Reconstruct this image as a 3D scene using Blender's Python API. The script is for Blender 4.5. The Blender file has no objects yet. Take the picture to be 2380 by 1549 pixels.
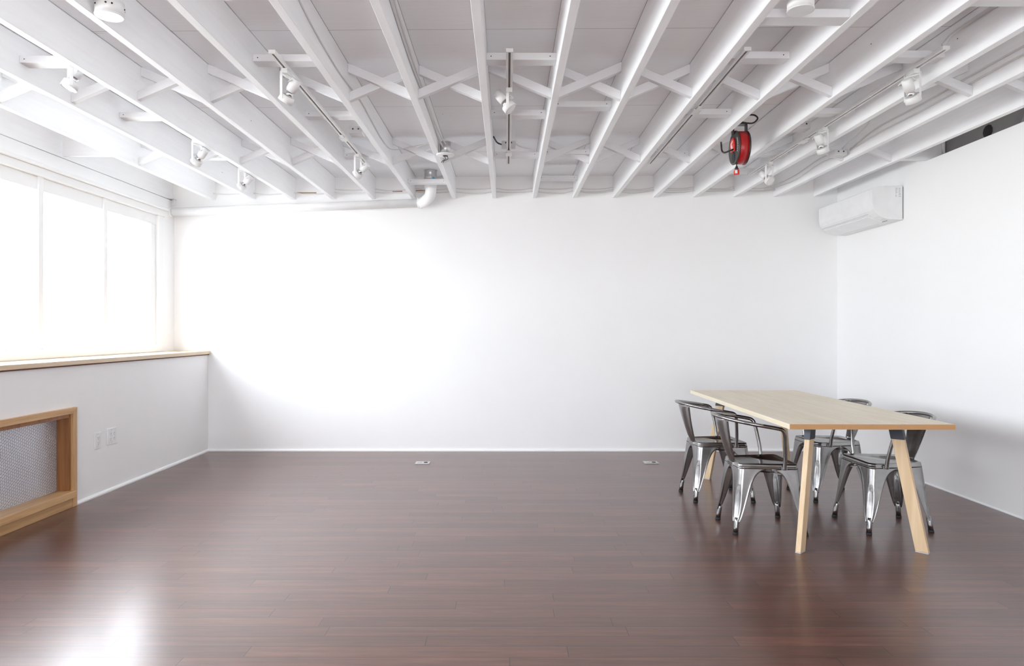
import bpy, bmesh, math, random
from mathutils import Vector, Matrix
random.seed(7)
PI = math.pi
sc = bpy.context.scene
C = sc.collection
V = Vector

# ------------------------------------------------------------------ camera, sky, light, exposure
CAM_Z = 1.226
cd = bpy.data.cameras.new('camera')
cam = bpy.data.objects.new('camera', cd); C.objects.link(cam)
cam.location = (0, 0, CAM_Z); cam.rotation_euler = (PI/2, 0, 0)
cd.sensor_width = 36.0; cd.sensor_fit = 'HORIZONTAL'; cd.lens = 1600.0/2380.0*36.0
cd.shift_x = 11.5/2380.0; cd.shift_y = -6.5/2380.0
cd.clip_start = 0.05; cd.clip_end = 200
sc.camera = cam

w = bpy.data.worlds.new('sky'); sc.world = w; w.use_nodes = True
wn = w.node_tree; wn.nodes.clear()
bg = wn.nodes.new('ShaderNodeBackground'); wo = wn.nodes.new('ShaderNodeOutputWorld')
# overcast bright sky above, sunlit pale ground below the horizon
bg.inputs[1].default_value = 6.3
geo = wn.nodes.new('ShaderNodeTexCoord'); sep = wn.nodes.new('ShaderNodeSeparateXYZ'); wn.links.new(geo.outputs['Generated'], sep.inputs[0])
rp = wn.nodes.new('ShaderNodeMapRange'); rp.inputs['From Min'].default_value = -0.12; rp.inputs['From Max'].default_value = 0.06
wn.links.new(sep.outputs['Z'], rp.inputs['Value'])
mxw = wn.nodes.new('ShaderNodeMix'); mxw.data_type = 'RGBA'; wn.links.new(rp.outputs[0], mxw.inputs[0])
mxw.inputs[6].default_value = (0.80, 0.80, 0.80, 1); mxw.inputs[7].default_value = (0.90, 0.94, 1.01, 1)
wn.links.new(mxw.outputs[2], bg.inputs[0])
wn.links.new(bg.outputs[0], wo.inputs[0])

def portal(name, loc, rot, sx, sy):
    l = bpy.data.lights.new(name, 'AREA'); l.shape = 'RECTANGLE'; l.size = sx; l.size_y = sy
    l.cycles.is_portal = True
    o = bpy.data.objects.new(name, l); C.objects.link(o); o.location = loc; o.rotation_euler = rot
portal('daylight_portal', (-3.52, 2.23, 1.70), (0, -PI/2, 0), 1.25, 9.0)       # side windows

portal('added_fill_portal_rear', (0.0, -3.42, 0.685), (PI/2, 0, 0), 3.0, 1.13)      # made-up opening behind the camera, added for fill light

sc.view_settings.view_transform = 'Standard'; sc.view_settings.look = 'None'
sc.view_settings.gamma = 1; sc.view_settings.use_curve_mapping = False
sc.view_settings.exposure = 1.44
sc.cycles.diffuse_bounces = 11; sc.cycles.max_bounces = 14
sc.cycles.sample_clamp_indirect = 10; sc.cycles.use_denoising = True
sc.cycles.caustics_reflective = False; sc.cycles.caustics_refractive = False

# ------------------------------------------------------------------ materials
class N:
    def __init__(s, name):
        s.m = bpy.data.materials.new(name); s.m.use_nodes = True
        s.t = s.m.node_tree; s.p = s.t.nodes['Principled BSDF']; s.out = s.t.nodes['Material Output']
    def n(s, typ, **kw):
        nd = s.t.nodes.new(typ)
        for k, v in kw.items(): setattr(nd, k, v)
        return nd
    def l(s, a, b): s.t.links.new(a, b)
    def math(s, op, a, b=None, c=None):
        nd = s.n('ShaderNodeMath', operation=op)
        for i, x in enumerate((a, b, c)):
            if x is None: continue
            if isinstance(x, (int, float)): nd.inputs[i].default_value = x
            else: s.l(x, nd.inputs[i])
        return nd.outputs[0]
    def coord(s): return s.n('ShaderNodeTexCoord').outputs['Object']
    def xyz(s, v):
        nd = s.n('ShaderNodeSeparateXYZ'); s.l(v, nd.inputs[0]); return nd.outputs
    def comb(s, x, y, z):
        nd = s.n('ShaderNodeCombineXYZ')
        for i, q in enumerate((x, y, z)):
            if isinstance(q, (int, float)): nd.inputs[i].default_value = q
            else: s.l(q, nd.inputs[i])
        return nd.outputs[0]
    def mapping(s, v, scale=(1, 1, 1), loc=(0, 0, 0)):
        nd = s.n('ShaderNodeMapping'); s.l(v, nd.inputs[0]); nd.inputs['Scale'].default_value = scale
        nd.inputs['Location'].default_value = loc; return nd.outputs[0]
    def noise(s, v, scale=5, detail=4, rough=0.55, dist=0):
        nd = s.n('ShaderNodeTexNoise'); s.l(v, nd.inputs['Vector'])
        nd.inputs['Scale'].default_value = scale; nd.inputs['Detail'].default_value = detail
        nd.inputs['Roughness'].default_value = rough; nd.inputs['Distortion'].default_value = dist
        return nd.outputs['Fac']
    def ramp(s, fac, stops):
        nd = s.n('ShaderNodeValToRGB'); s.l(fac, nd.inputs[0]); e = nd.color_ramp.elements
        while len(e) < len(stops): e.new(0.5)
        for el, (p, c) in zip(e, stops): el.position = p; el.color = (*c, 1)
        return nd.outputs[0]
    def mixc(s, f, a, b, blend='MIX'):
        nd = s.n('ShaderNodeMix', data_type='RGBA', blend_type=blend)
        for i, q in ((0, f), (6, a), (7, b)):
            if isinstance(q, (int, float)): nd.inputs[i].default_value = q
            elif isinstance(q, tuple): nd.inputs[i].default_value = (*q, 1)
            else: s.l(q, nd.inputs[i])
        return nd.outputs[2]
    def bump(s, h, strength=0.1, dist=0.01):
        nd = s.n('ShaderNodeBump'); s.l(h, nd.inputs['Height']); nd.inputs['Strength'].default_value = strength
        nd.inputs['Distance'].default_value = dist; s.l(nd.outputs[0], s.p.inputs['Normal'])
    def set(s, color=None, rough=None, metal=None, spec=None, coat=None, coat_rough=None):
        for k, v in (('Base Color', color), ('Roughness', rough), ('Metallic', metal), ('Specular IOR Level', spec),
                     ('Coat Weight', coat), ('Coat Roughness', coat_rough)):
            if v is None: continue
            i = s.p.inputs[k]
            if isinstance(v, tuple): i.default_value = (*v, 1)
            elif isinstance(v, (int, float)): i.default_value = v
            else: s.l(v, i)
        return s.m

def paint(name, col, rough=0.6, bump=0.04, scale=60):
    s = N(name); co = s.coord()
    f = s.noise(co, 2.3, 3)
    c = s.ramp(f, [(0.3, tuple(x*0.985 for x in col)), (0.7, col)])
    s.set(c, rough, 0, 0.35); s.bump(s.noise(co, scale, 3), bump, 0.004)
    return s.m

def painted_wood(name, col, rough=0.5, knots=True, axis=1):
    """white paint over rough timber: grain bump, a few nail holes and scuffs"""
    s = N(name); co = s.coord()
    sc_ = [55, 55, 55]; sc_[axis] = 3.0
    g = s.noise(s.mapping(co, tuple(sc_)), 1.0, 5, 0.6)
    vor = s.n('ShaderNodeTexVoronoi'); s.l(s.mapping(co, (3.1, 2.2, 3.1)), vor.inputs['Vector']); vor.inputs['Scale'].default_value = 1.6
    spot = s.math('LESS_THAN', vor.outputs['Distance'], 0.017)
    sc2 = [30, 30, 30]; sc2[axis] = 1.4
    scr = s.noise(s.mapping(co, tuple(sc2), (3.3, 1.7, 9.1)), 1.0, 6, 0.7)
    scuff = s.math('MULTIPLY', s.math('GREATER_THAN', scr, 0.715), 0.40)
    base = s.ramp(g, [(0.3, tuple(x*0.965 for x in col)), (0.65, col)])
    c = s.mixc(scuff, base, (0.45, 0.42, 0.40))
    if knots: c = s.mixc(spot, c, (0.10, 0.085, 0.08))
    s.set(c, rough, 0, 0.3); s.bump(g, 0.18, 0.004)
    return s.m

def wood(name, c1, c2, axis=0, rough=0.42, scale=1.0):
    s = N(name); co = s.coord()
    a = [26*scale]*3; a[axis] = 1.6*scale
    g = s.noise(s.mapping(co, tuple(a)), 1.0, 6, 0.6, 0.4)
    b = [160*scale]*3; b[axis] = 5*scale
    g2 = s.noise(s.mapping(co, tuple(b)), 1.0, 3, 0.6)
    f = s.math('ADD', s.math('MULTIPLY', g, 0.75), s.math('MULTIPLY', g2, 0.25))
    c = s.ramp(f, [(0.35, c1), (0.62, c2)])
    s.set(c, rough, 0, 0.4); s.bump(g2, 0.06, 0.002)
    return s.m

def plain(name, col, rough=0.5, metal=0.0, spec=0.5, bump=0.0, bscale=80, coat=0.0):
    s = N(name); co = s.coord(); f = s.noise(co, 9, 3)
    c = s.ramp(f, [(0.3, tuple(x*0.94 for x in col)), (0.7, col)])
    s.set(c, rough, metal, spec, coat, 0.1)
    if bump: s.bump(s.noise(co, bscale, 3), bump, 0.003)
    return s.m

def ceiling_mat():
    s = N('painted_plywood'); co = s.coord(); x, y, z = s.xyz(co)
    g = s.noise(s.mapping(co, (3.0, 60, 3)), 1.0, 5, 0.6)
    base = s.ramp(g, [(0.3, (0.915, 0.925, 0.94)), (0.65, (0.945, 0.955, 0.97))])
    # sheet joints every 1.219 m across the joists
    fr = s.math('FRACT', s.math('DIVIDE', s.math('ADD', y, 10*1.219-3.556), 1.219))
    seam = s.math('LESS_THAN', fr, 0.0022)
    # open paint joint along both sides of every joist
    fx = s.math('FRACT', s.math('DIVIDE', s.math('ADD', x, 0.129+0.0215+20*0.4064), 0.4064))
    j1 = s.math('LESS_THAN', fx, 0.0042)
    j2 = s.math('LESS_THAN', s.math('ABSOLUTE', s.math('SUBTRACT', fx, 0.0412/0.4064)), 0.0024)
    seam = s.math('MAXIMUM', seam, s.math('MAXIMUM', j1, j2))
    vor = s.n('ShaderNodeTexVoronoi'); s.l(s.mapping(co, (4, 3, 4)), vor.inputs['Vector']); vor.inputs['Scale'].default_value = 1.5
    spot = s.math('LESS_THAN', vor.outputs['Distance'], 0.020)
    scr = s.noise(s.mapping(co, (2.0, 26, 2.0), (5.3, 1.7, 9.1)), 1.0, 6, 0.7)
    c = s.mixc(s.math('MULTIPLY', s.math('GREATER_THAN', scr, 0.70), 0.35), base, (0.42, 0.39, 0.38))
    c = s.mixc(s.math('MULTIPLY', s.math('MAXIMUM', seam, spot), 0.75), c, (0.13, 0.11, 0.11))
    s.set(c, 0.6, 0, 0.3); s.bump(g, 0.15, 0.003)
    return s.m

def floor_mat():
    s = N('dark_plank_floor'); co = s.coord(); x, y, z = s.xyz(co)
    W = 0.0889
    yy = s.math('DIVIDE', s.math('ADD', y, 20*W-0.0005), W)
    row = s.math('FLOOR', yy); fy = s.math('FRACT', yy)
    wn1 = s.n('ShaderNodeTexWhiteNoise', noise_dimensions='1D'); s.l(row, wn1.inputs['W'])
    off = s.math('MULTIPLY', wn1.outputs['Value'], 1.30)
    xx = s.math('DIVIDE', s.math('ADD', s.math('ADD', x, off), 20.0), 1.22)
    col = s.math('FLOOR', xx); fx = s.math('FRACT', xx)
    wn2 = s.n('ShaderNodeTexWhiteNoise', noise_dimensions='2D'); s.l(s.comb(row, col, 0), wn2.inputs['Vector'])
    rnd = wn2.outputs['Value']
    co2 = s.comb(s.math('ADD', x, s.math('MULTIPLY', rnd, 17.0)), s.math('ADD', y, s.math('MULTIPLY', rnd, 5.0)), 0)
    g = s.noise(s.mapping(co2, (2.2, 34, 1)), 1.0, 7, 0.62, 0.6)
    g2 = s.noise(s.mapping(co2, (9, 260, 1)), 1.0, 4, 0.6)
    f = s.math('ADD', s.math('MULTIPLY', g, 0.7), s.math('MULTIPLY', g2, 0.3))
    c = s.ramp(f, [(0.28, (0.050, 0.018, 0.012)), (0.52, (0.112, 0.042, 0.028)), (0.75, (0.180, 0.076, 0.050))])
    tint = s.math('ADD', 0.84, s.math('MULTIPLY', rnd, 0.32))
    c = s.mixc(1.0, c, s.comb(tint, tint, tint), 'MULTIPLY')
    gy = s.math('MINIMUM', fy, s.math('SUBTRACT', 1.0, fy))
    gx = s.math('MULTIPLY', s.math('MINIMUM', fx, s.math('SUBTRACT', 1.0, fx)), 1.22/W)
    gap = s.math('LESS_THAN', s.math('MINIMUM', gy, gx), 0.016)
    c = s.mixc(s.math('MULTIPLY', gap, 0.92), c, (0.012, 0.007, 0.005))
    rough = s.math('ADD', 0.36, s.math('MULTIPLY', g, 0.13))
    s.set(c, rough, 0, 0.5, 0.65, 0.22)
    bev = s.n('ShaderNodeMapRange'); s.l(s.math('MINIMUM', gy, gx), bev.inputs['Value']); bev.inputs['From Max'].default_value = 0.03
    h = s.math('ADD', bev.outputs[0], s.math('MULTIPLY', g2, 0.25))
    h = s.math('ADD', h, s.math('MULTIPLY', g, 0.35))
    s.bump(h, 0.16, 0.0015)
    return s.m

def steel_mat():
    s = N('raw_gunmetal_steel'); co = s.coord()
    f = s.noise(co, 7, 5, 0.6, 0.3); f2 = s.noise(co, 60, 4, 0.6)
    c = s.ramp(f, [(0.30, (0.25, 0.243, 0.245)), (0.55, (0.32, 0.312, 0.31)), (0.75, (0.39, 0.378, 0.365))])
    r = s.math('ADD', 0.20, s.math('MULTIPLY', f2, 0.10))
    s.set(c, r, 1.0, 0.5)
    return s.m

def grille_mat():
    s = N('perforated_metal'); co = s.coord(); x, y, z = s.xyz(co)
    k = 4*PI/(math.sqrt(3)*0.0205); fs = []
    for a in (0.09, PI/3+0.09, 2*PI/3+0.09):
        d = s.math('ADD', s.math('MULTIPLY', y, k*math.cos(a)), s.math('MULTIPLY', z, k*math.sin(a)))
        fs.append(s.math('COSINE', d))
    f = s.math('ADD', s.math('ADD', fs[0], fs[1]), fs[2])
    # three small slots round each point of the lattice
    k2 = k*2; gs = []
    for a in (0.09, PI/3+0.09, 2*PI/3+0.09):
        d = s.math('ADD', s.math('MULTIPLY', y, k2*math.cos(a)), s.math('MULTIPLY', z, k2*math.sin(a)))
        gs.append(s.math('COSINE', d))
    g = s.math('ADD', s.math('ADD', gs[0], gs[1]), gs[2])
    hole = s.math('LESS_THAN', s.math('ADD', f, s.math('MULTIPLY', g, 0.55)), -0.86)
    s.set((0.76, 0.77, 0.82), 0.36, 0.5, 0.5)
    tr = s.n('ShaderNodeBsdfTransparent'); mx = s.n('ShaderNodeMixShader')
    s.l(hole, mx.inputs[0]); s.l(s.p.outputs[0], mx.inputs[1]); s.l(tr.outputs[0], mx.inputs[2]); s.l(mx.outputs[0], s.out.inputs[0])
    return s.m

def glass_mat():
    s = N('window_glass')
    tr = s.n('ShaderNodeBsdfTransparent'); tr.inputs[0].default_value = (0.97, 0.985, 0.98, 1)
    gl = s.n('ShaderNodeBsdfGlossy'); gl.inputs['Roughness'].default_value = 0.02
    lw = s.n('ShaderNodeLayerWeight'); lw.inputs[0].default_value = 0.5
    fr = s.math('ADD', 0.02, s.math('MULTIPLY', s.math('POWER', lw.outputs['Facing'], 5.0), 0.6))
    mx = s.n('ShaderNodeMixShader')
    s.l(fr, mx.inputs[0]); s.l(tr.outputs[0], mx.inputs[1]); s.l(gl.outputs[0], mx.inputs[2]); s.l(mx.outputs[0], s.out.inputs[0])
    return s.m

M = dict(
    wall=paint('white_wall_paint', (0.90, 0.90, 0.90)),
    trim=paint('white_trim_paint', (0.87, 0.87, 0.87), 0.4, 0.02),
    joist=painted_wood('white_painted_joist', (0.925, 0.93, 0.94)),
    block=painted_wood('shaded_white_block', (0.80, 0.805, 0.82), axis=0, knots=False),  # white paint greyed to imitate shade on the block fronts
    brace=painted_wood('shaded_white_brace', (0.79, 0.795, 0.81), axis=0, knots=False),  # greyed likewise, shade of the brace fronts put into the paint
    ceiling=ceiling_mat(), floor=floor_mat(), steel=steel_mat(), grille=grille_mat(), glass=glass_mat(),
    top=wood('pale_maple_top', (0.70, 0.60, 0.435), (0.80, 0.715, 0.56), 1, 0.38),
    leg=wood('maple_leg', (0.60, 0.43, 0.255), (0.70, 0.53, 0.345), 2, 0.45),
    oak=wood('honey_wood', (0.50, 0.285, 0.125), (0.66, 0.42, 0.215), 1, 0.42),
    oakv=wood('honey_wood_upright', (0.50, 0.285, 0.125), (0.66, 0.42, 0.215), 2, 0.42),
    oakshade=wood('honey_wood_shaded', (0.26, 0.10, 0.035), (0.38, 0.17, 0.065), 2, 0.42),  # honey wood darkened to imitate the shaded side of the reveal
    sill=wood('pale_sill_wood', (0.62, 0.47, 0.31), (0.74, 0.60, 0.43), 1, 0.30),
    navy=plain('dark_blue_black_steel', (0.022, 0.026, 0.042), 0.45, 0.0),
    rubber=plain('black_rubber', (0.012, 0.012, 0.012), 0.7),
    black=plain('black_plastic', (0.022, 0.020, 0.020), 0.35),
    charcoal=plain('charcoal_plastic', (0.045, 0.042, 0.040), 0.38),
    red=plain('red_plastic', (0.42, 0.012, 0.014), 0.32),
    brightred=plain('bright_red_plastic', (0.72, 0.03, 0.02), 0.35),
    fixture=plain('white_fixture_paint', (0.80, 0.795, 0.79), 0.35),
    plastic=plain('white_plastic', (0.84, 0.845, 0.85), 0.3),
    pvc=plain('white_pvc', (0.92, 0.92, 0.92), 0.3),
    grey=plain('pale_grey_plastic', (0.55, 0.55, 0.57), 0.4),
    dark=plain('dark_slot', (0.02, 0.02, 0.022), 0.6),
    conduit=plain('painted_steel_conduit', (0.66, 0.65, 0.65), 0.42, 0.0, 0.5, 0.3, 140),
    cable=plain('white_painted_cable', (0.74, 0.73, 0.72), 0.5),
    zinc=plain('galvanised_metal', (0.62, 0.61, 0.61), 0.35, 0.7, 0.5, 0.15, 30),
    blue=plain('blue_sticker', (0.05, 0.42, 0.60), 0.5),
    brown=plain('bare_brown_wood', (0.38, 0.20, 0.10), 0.7),
    lens=plain('frosted_lens', (0.85, 0.85, 0.84), 0.2),
    mirror=plain('chrome_lamp_base', (0.8, 0.8, 0.8), 0.08, 1.0),
    whiteink=plain('white_ink', (0.85, 0.85, 0.85), 0.5),
    addedground=plain('added_ground_grey', (0.42, 0.42, 0.42), 0.9, 0, 0.3, 0.3, 60),  # grey of the added slab outside, set to limit its bounce
    slotgrey=plain('grey_slot', (0.22, 0.215, 0.215), 0.6),
    sillgap=plain('shaded_sill_gap', (0.16, 0.06, 0.045), 0.7),  # shadow colour for the strip under the sill
    endgrain=plain('shaded_end_grain', (0.50, 0.27, 0.115), 0.5, 0, 0.4, 0.1, 200),  # end grain, darkened further for the shade on the plank ends
    cavity=plain('dark_cavity', (0.10, 0.10, 0.12), 0.8),  # dark blue-grey for the box behind the perforated panel
    greyjoist=plain('shaded_grey_timber', (0.36, 0.35, 0.35), 0.7, 0, 0.3, 0.2, 40),  # shade above the right wall put into the timber colour
)

# ------------------------------------------------------------------ mesh helpers
class B:
    def __init__(s): s.v = []; s.f = []; s.sm = []
    def add(s, vs, fs, smooth=False):
        o = len(s.v); s.v += [tuple(p) for p in vs]; s.f += [tuple(i+o for i in f) for f in fs]; s.sm += [smooth]*len(fs); return s
    def box(s, x0, x1, y0, y1, z0, z1):
        return s.add([(x0,y0,z0),(x1,y0,z0),(x1,y1,z0),(x0,y1,z0),(x0,y0,z1),(x1,y0,z1),(x1,y1,z1),(x0,y1,z1)],
                     [(0,3,2,1),(4,5,6,7),(0,1,5,4),(1,2,6,5),(2,3,7,6),(3,0,4,7)])
    def obox(s, c, ax, ay, az, hx, hy, hz):
        c = V(c); ax, ay, az = V(ax).normalized()*hx, V(ay).normalized()*hy, V(az).normalized()*hz
        vs = [c+a*ax+b*ay+d*az for d in (-1,1) for a, b in ((-1,-1),(1,-1),(1,1),(-1,1))]
        return s.add(vs, [(0,3,2,1),(4,5,6,7),(0,1,5,4),(1,2,6,5),(2,3,7,6),(3,0,4,7)])
    def rings(s, rings, cap=True, closed=True, smooth=True):
        n = len(rings[0]); vs = [p for r in rings for p in r]; fs = []
        for i in range(len(rings)-1):
            for j in range(n if closed else n-1):
                k = (j+1) % n; fs.append((i*n+j, i*n+k, (i+1)*n+k, (i+1)*n+j))
        s.add(vs, fs, smooth)
        if cap and closed:
            m = len(rings)-1; o = len(s.v)-len(vs)
            s.f.append(tuple(o+j for j in range(n-1, -1, -1))); s.sm.append(False)
            s.f.append(tuple(o+m*n+j for j in range(n))); s.sm.append(False)
        return s
    def lathe(s, c, ax, prof, n=28, smooth=True):
        """prof: list of (distance along axis, radius)"""
        ax = V(ax).normalized(); up = V((0,0,1)) if abs(ax.z) < 0.9 else V((1,0,0))
        e1 = ax.cross(up).normalized(); e2 = ax.cross(e1)
        R = [[V(c)+ax*t+(e1*math.cos(2*PI*j/n)+e2*math.sin(2*PI*j/n))*max(r, 1e-4) for j in range(n)] for t, r in prof]
        return s.rings(R, True, True, smooth)
    def tube(s, pts, r, n=8):
        pts = [V(p) for p in pts]; R = []; prev = None
        for i, p in enumerate(pts):
            d = (pts[min(i+1, len(pts)-1)]-pts[max(i-1, 0)]).normalized()
            if prev is None:
                up = V((0,0,1)) if abs(d.z) < 0.9 else V((1,0,0)); e1 = d.cross(up).normalized()
            else:
                e1 = (prev - d*prev.dot(d)).normalized()
            prev = e1; e2 = d.cross(e1); rr = r[i] if isinstance(r, (list, tuple)) else r
            R.append([p+(e1*math.cos(2*PI*j/n)+e2*math.sin(2*PI*j/n))*rr for j in range(n)])
        return s.rings(R)
    def prism(s, poly, ext):
        n = len(poly); e = V(ext); a = [V(p) for p in poly]; vs = a+[p+e for p in a]
        fs = [tuple(range(n-1, -1, -1)), tuple(range(n, 2*n))]+[(i, (i+1) % n, n+(i+1) % n, n+i) for i in range(n)]
        return s.add(vs, fs)
    def obj(s, name, mat, parent=None, bevel=0, seg=2, kind=None, label=None, shade=None, subsurf=0, solid=0):
        me = bpy.data.meshes.new(name); me.from_pydata(s.v, [], s.f); me.update()
        for p, q in zip(me.polygons, s.sm): p.use_smooth = q if shade is None else shade
        bm = bmesh.new(); bm.from_mesh(me); bmesh.ops.recalc_face_normals(bm, faces=bm.faces); bm.to_mesh(me); bm.free()
        me.materials.append(M[mat] if isinstance(mat, str) else mat)
        o = bpy.data.objects.new(name, me); C.objects.link(o)
        if parent: o.parent = parent
        if solid:
            m = o.modifiers.new('solid', 'SOLIDIFY'); m.thickness = solid; m.offset = -1
        if bevel:
            m = o.modifiers.new('bevel', 'BEVEL'); m.width = bevel; m.segments = seg; m.limit_method = 'ANGLE'; m.angle_limit = 0.6
        if subsurf:
            m = o.modifiers.new('sub', 'SUBSURF'); m.levels = subsurf; m.render_levels = subsurf
        if kind: o['kind'] = kind
        if label: o['label'] = label
        return o

def catmull(pts, n=6):
    P = [V(p) for p in pts]; P = [P[0]*2-P[1]]+P+[P[-1]*2-P[-2]]; out = []
    for i in range(1, len(P)-2):
        a, b, c, d = P[i-1:i+3]
        for k in range(n):
            t = k/n
            out.append(0.5*((2*b)+(c-a)*t+(2*a-5*b+4*c-d)*t*t+(3*b-a-3*c+d)*t**3))
    out.append(P[-2]); return out

def thing(name, label, cat, loc=(0,0,0), rz=0, group=None):
    o = bpy.data.objects.new(name, None); C.objects.link(o); o.location = loc; o.rotation_euler = (0, 0, rz)
    o.empty_display_size = 0.05; o['label'] = label; o['category'] = cat
    if group: o['group'] = group
    return o
def tag(o, label, cat, group=None):
    o['label'] = label; o['category'] = cat
    if group: o['group'] = group
    return o
def dup(root, loc, rz, label):
    r = root.copy(); C.objects.link(r); r.location = loc; r.rotation_euler = (0, 0, rz); r['label'] = label
    for ch in list(root.children):
        c = ch.copy(); C.objects.link(c); c.parent = r
        for g in ch.children:
            d = g.copy(); C.objects.link(d); d.parent = c
    return r
ORD = ['first','second','third','fourth','fifth','sixth','seventh','eighth','ninth','tenth','eleventh','twelfth',
       'thirteenth','fourteenth','fifteenth','sixteenth','seventeenth','eighteenth']

# ------------------------------------------------------------------ the room
BACK, REAR = 6.97, -3.30
XL, XW, XR = -3.025, -3.37, 3.344       # sill wall, window wall, right wall
SILL = 0.985
def jz(x): return CAM_Z + 1.335 + 0.006*x     # underside of the joists (the old ceiling runs slightly out of level)
DEP = 0.222
def dz(x): return jz(x) + DEP                  # underside of the deck
JP, JW = 0.4064, 0.040
def jx(k): return -0.129 + JP*k

B().box(-3.75, 3.9, REAR-0.2, BACK+0.2, -0.12, 0.0).obj('floor', 'floor', kind='structure')
b = B()
xa, xb = -3.75, 3.9
b.add([(xa, REAR-0.2, dz(xa)), (xb, REAR-0.2, dz(xb)), (xb, BACK+0.2, dz(xb)), (xa, BACK+0.2, dz(xa)),
       (xa, REAR-0.2, dz(xa)+0.1), (xb, REAR-0.2, dz(xb)+0.1), (xb, BACK+0.2, dz(xb)+0.1), (xa, BACK+0.2, dz(xa)+0.1)],
      [(0,3,2,1),(4,5,6,7),(0,1,5,4),(1,2,6,5),(2,3,7,6),(3,0,4,7)])
b.obj('ceiling', 'ceiling', kind='structure')
wb = B().box(-3.75, 3.9, BACK, BACK+0.15, 0, 2.9).obj('wall_back', 'wall', kind='structure')
g = B()
for x0, x1, z in ((-2.13, -1.93, 2.612), (-1.16, -1.06, 2.628), (-0.93, -0.80, 2.635)):
    g.box(x0, x1, BACK-0.004, BACK+0.01, z, z+0.010)
g.obj('exposed_gap', 'brown', wb, label='bare brown wood showing in the wall crack')
# right wall: stops at the joists in front, runs up to the deck beyond
b = B().box(XR, 3.50, REAR, BACK, 0, jz(XR)-0.004).box(XR, 3.50, 5.50, BACK, jz(XR)-0.004, dz(XR)-0.001)
b.obj('wall_right', 'wall', kind='structure')
B().box(3.62, 3.75, REAR, BACK, 2.0, dz(3.7)-0.001).obj('wall_right_outer', 'greyjoist', kind='structure')
# rear wall, behind the camera
B().box(-14.0, -3.80, -8.0, 16.0, -0.25, -0.15).obj('added_ground_outside', 'addedground', kind='structure')  # unseen slab added to cut light rising through the side windows
RWX, RZa, RZb = 1.5, 0.12, 1.25  # opening added in the rear wall to brighten walls and ceiling
B().box(-3.75, -RWX, REAR-0.15, REAR, 0, 2.9).box(RWX, 3.9, REAR-0.15, REAR, 0, 2.9).box(-RWX, RWX, REAR-0.15, REAR, 0, RZa)\
   .box(-RWX, RWX, REAR-0.15, REAR, RZb, 2.9).obj('wall_rear', 'wall', kind='structure')
# left wall: low wall below the sill with a recess for the radiator
RY0, RY1, RZ0, RZ1 = 3.30, 4.775, 0.045, 0.655
b = B().box(-3.62, XL, REAR, RY0, 0, SILL).box(-3.62, XL, RY1, BACK, 0, SILL)
b.box(-3.62, XL, RY0, RY1, RZ1, SILL).box(-3.62, XL, RY0, RY1, 0, RZ0).box(-3.62, -3.22, RY0, RY1, RZ0, RZ1)
b.obj('wall_left_lower', 'wall', kind='structure')
WY0, WY1, WZ0, WZ1 = -2.25, 6.71, 1.02, 2.42
b = B().box(-3.62, XW, REAR, WY0, SILL, jz(XW)-0.012).box(-3.62, XW, WY1, BACK, SILL, jz(XW)-0.012)
b.box(-3.62, XW, WY0, WY1, WZ1, jz(XW)-0.012).box(-3.62, -3.43, REAR, BACK, jz(XW)-0.012, dz(XW)-0.002)
b.obj('wall_left', 'wall', kind='structure')
# pale wood sill on the low wall
B().box(-3.40, XL+0.022, REAR, BACK, SILL, SILL+0.032).obj('trim_1', 'sill', bevel=0.003, kind='structure')
B().box(-3.40, XL+0.010, REAR, BACK, SILL-0.009, SILL-0.0005).obj('sill_gap_shade', 'sillgap', kind='structure')  # dark brown strip imitating the shadow gap under the sill
# baseboards
def quarter(name, pts0, pts1, mat='trim'):
    b = B(); n = len(pts0); b.rings([[V(p) for p in pts0], [V(p) for p in pts1]], smooth=False); b.obj(name, mat, kind='structure')
pr = [(0,0),(0.016,0),(0.016,0.010),(0.011,0.018),(0,0.024)]
quarter('baseboard_back', [(XL, BACK-a, z) for a, z in pr], [(XR, BACK-a, z) for a, z in pr])
quarter('baseboard_left', [(XL+a, 4.815, z) for a, z in pr], [(XL+a, BACK, z) for a, z in pr])
quarter('baseboard_right', [(XR-a*0.5, REAR, z*0.5) for a, z in pr], [(XR-a*0.5, BACK, z*0.5) for a, z in pr])

# window head, casings, stool
b = B()
b.box(XW-0.03, XW+0.045, WY0, WY1+0.07, 2.398, 2.424)                  # lip
b.box(XW-0.03, XW+0.018, WY0, WY1+0.045, 2.335, 2.398)
b.obj('trim_3', 'trim', bevel=0.006, seg=3, kind='structure')
B().box(XW-0.06, XW-0.012, WY0, WY1-0.05, 2.238, 2.335).obj('trim_4', 'trim', bevel=0.004, kind='structure')
B().box(XW-0.02, XW+0.014, WY1-0.072, WY1+0.012, SILL+0.032, 2.335).obj('trim_5', 'trim', bevel=0.004, kind='structure')
B().box(XW-0.05, XW+0.018, WY0, WY1+0.012, SILL+0.032, 1.088).obj('trim_6', 'trim', bevel=0.005, kind='structure')
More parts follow.
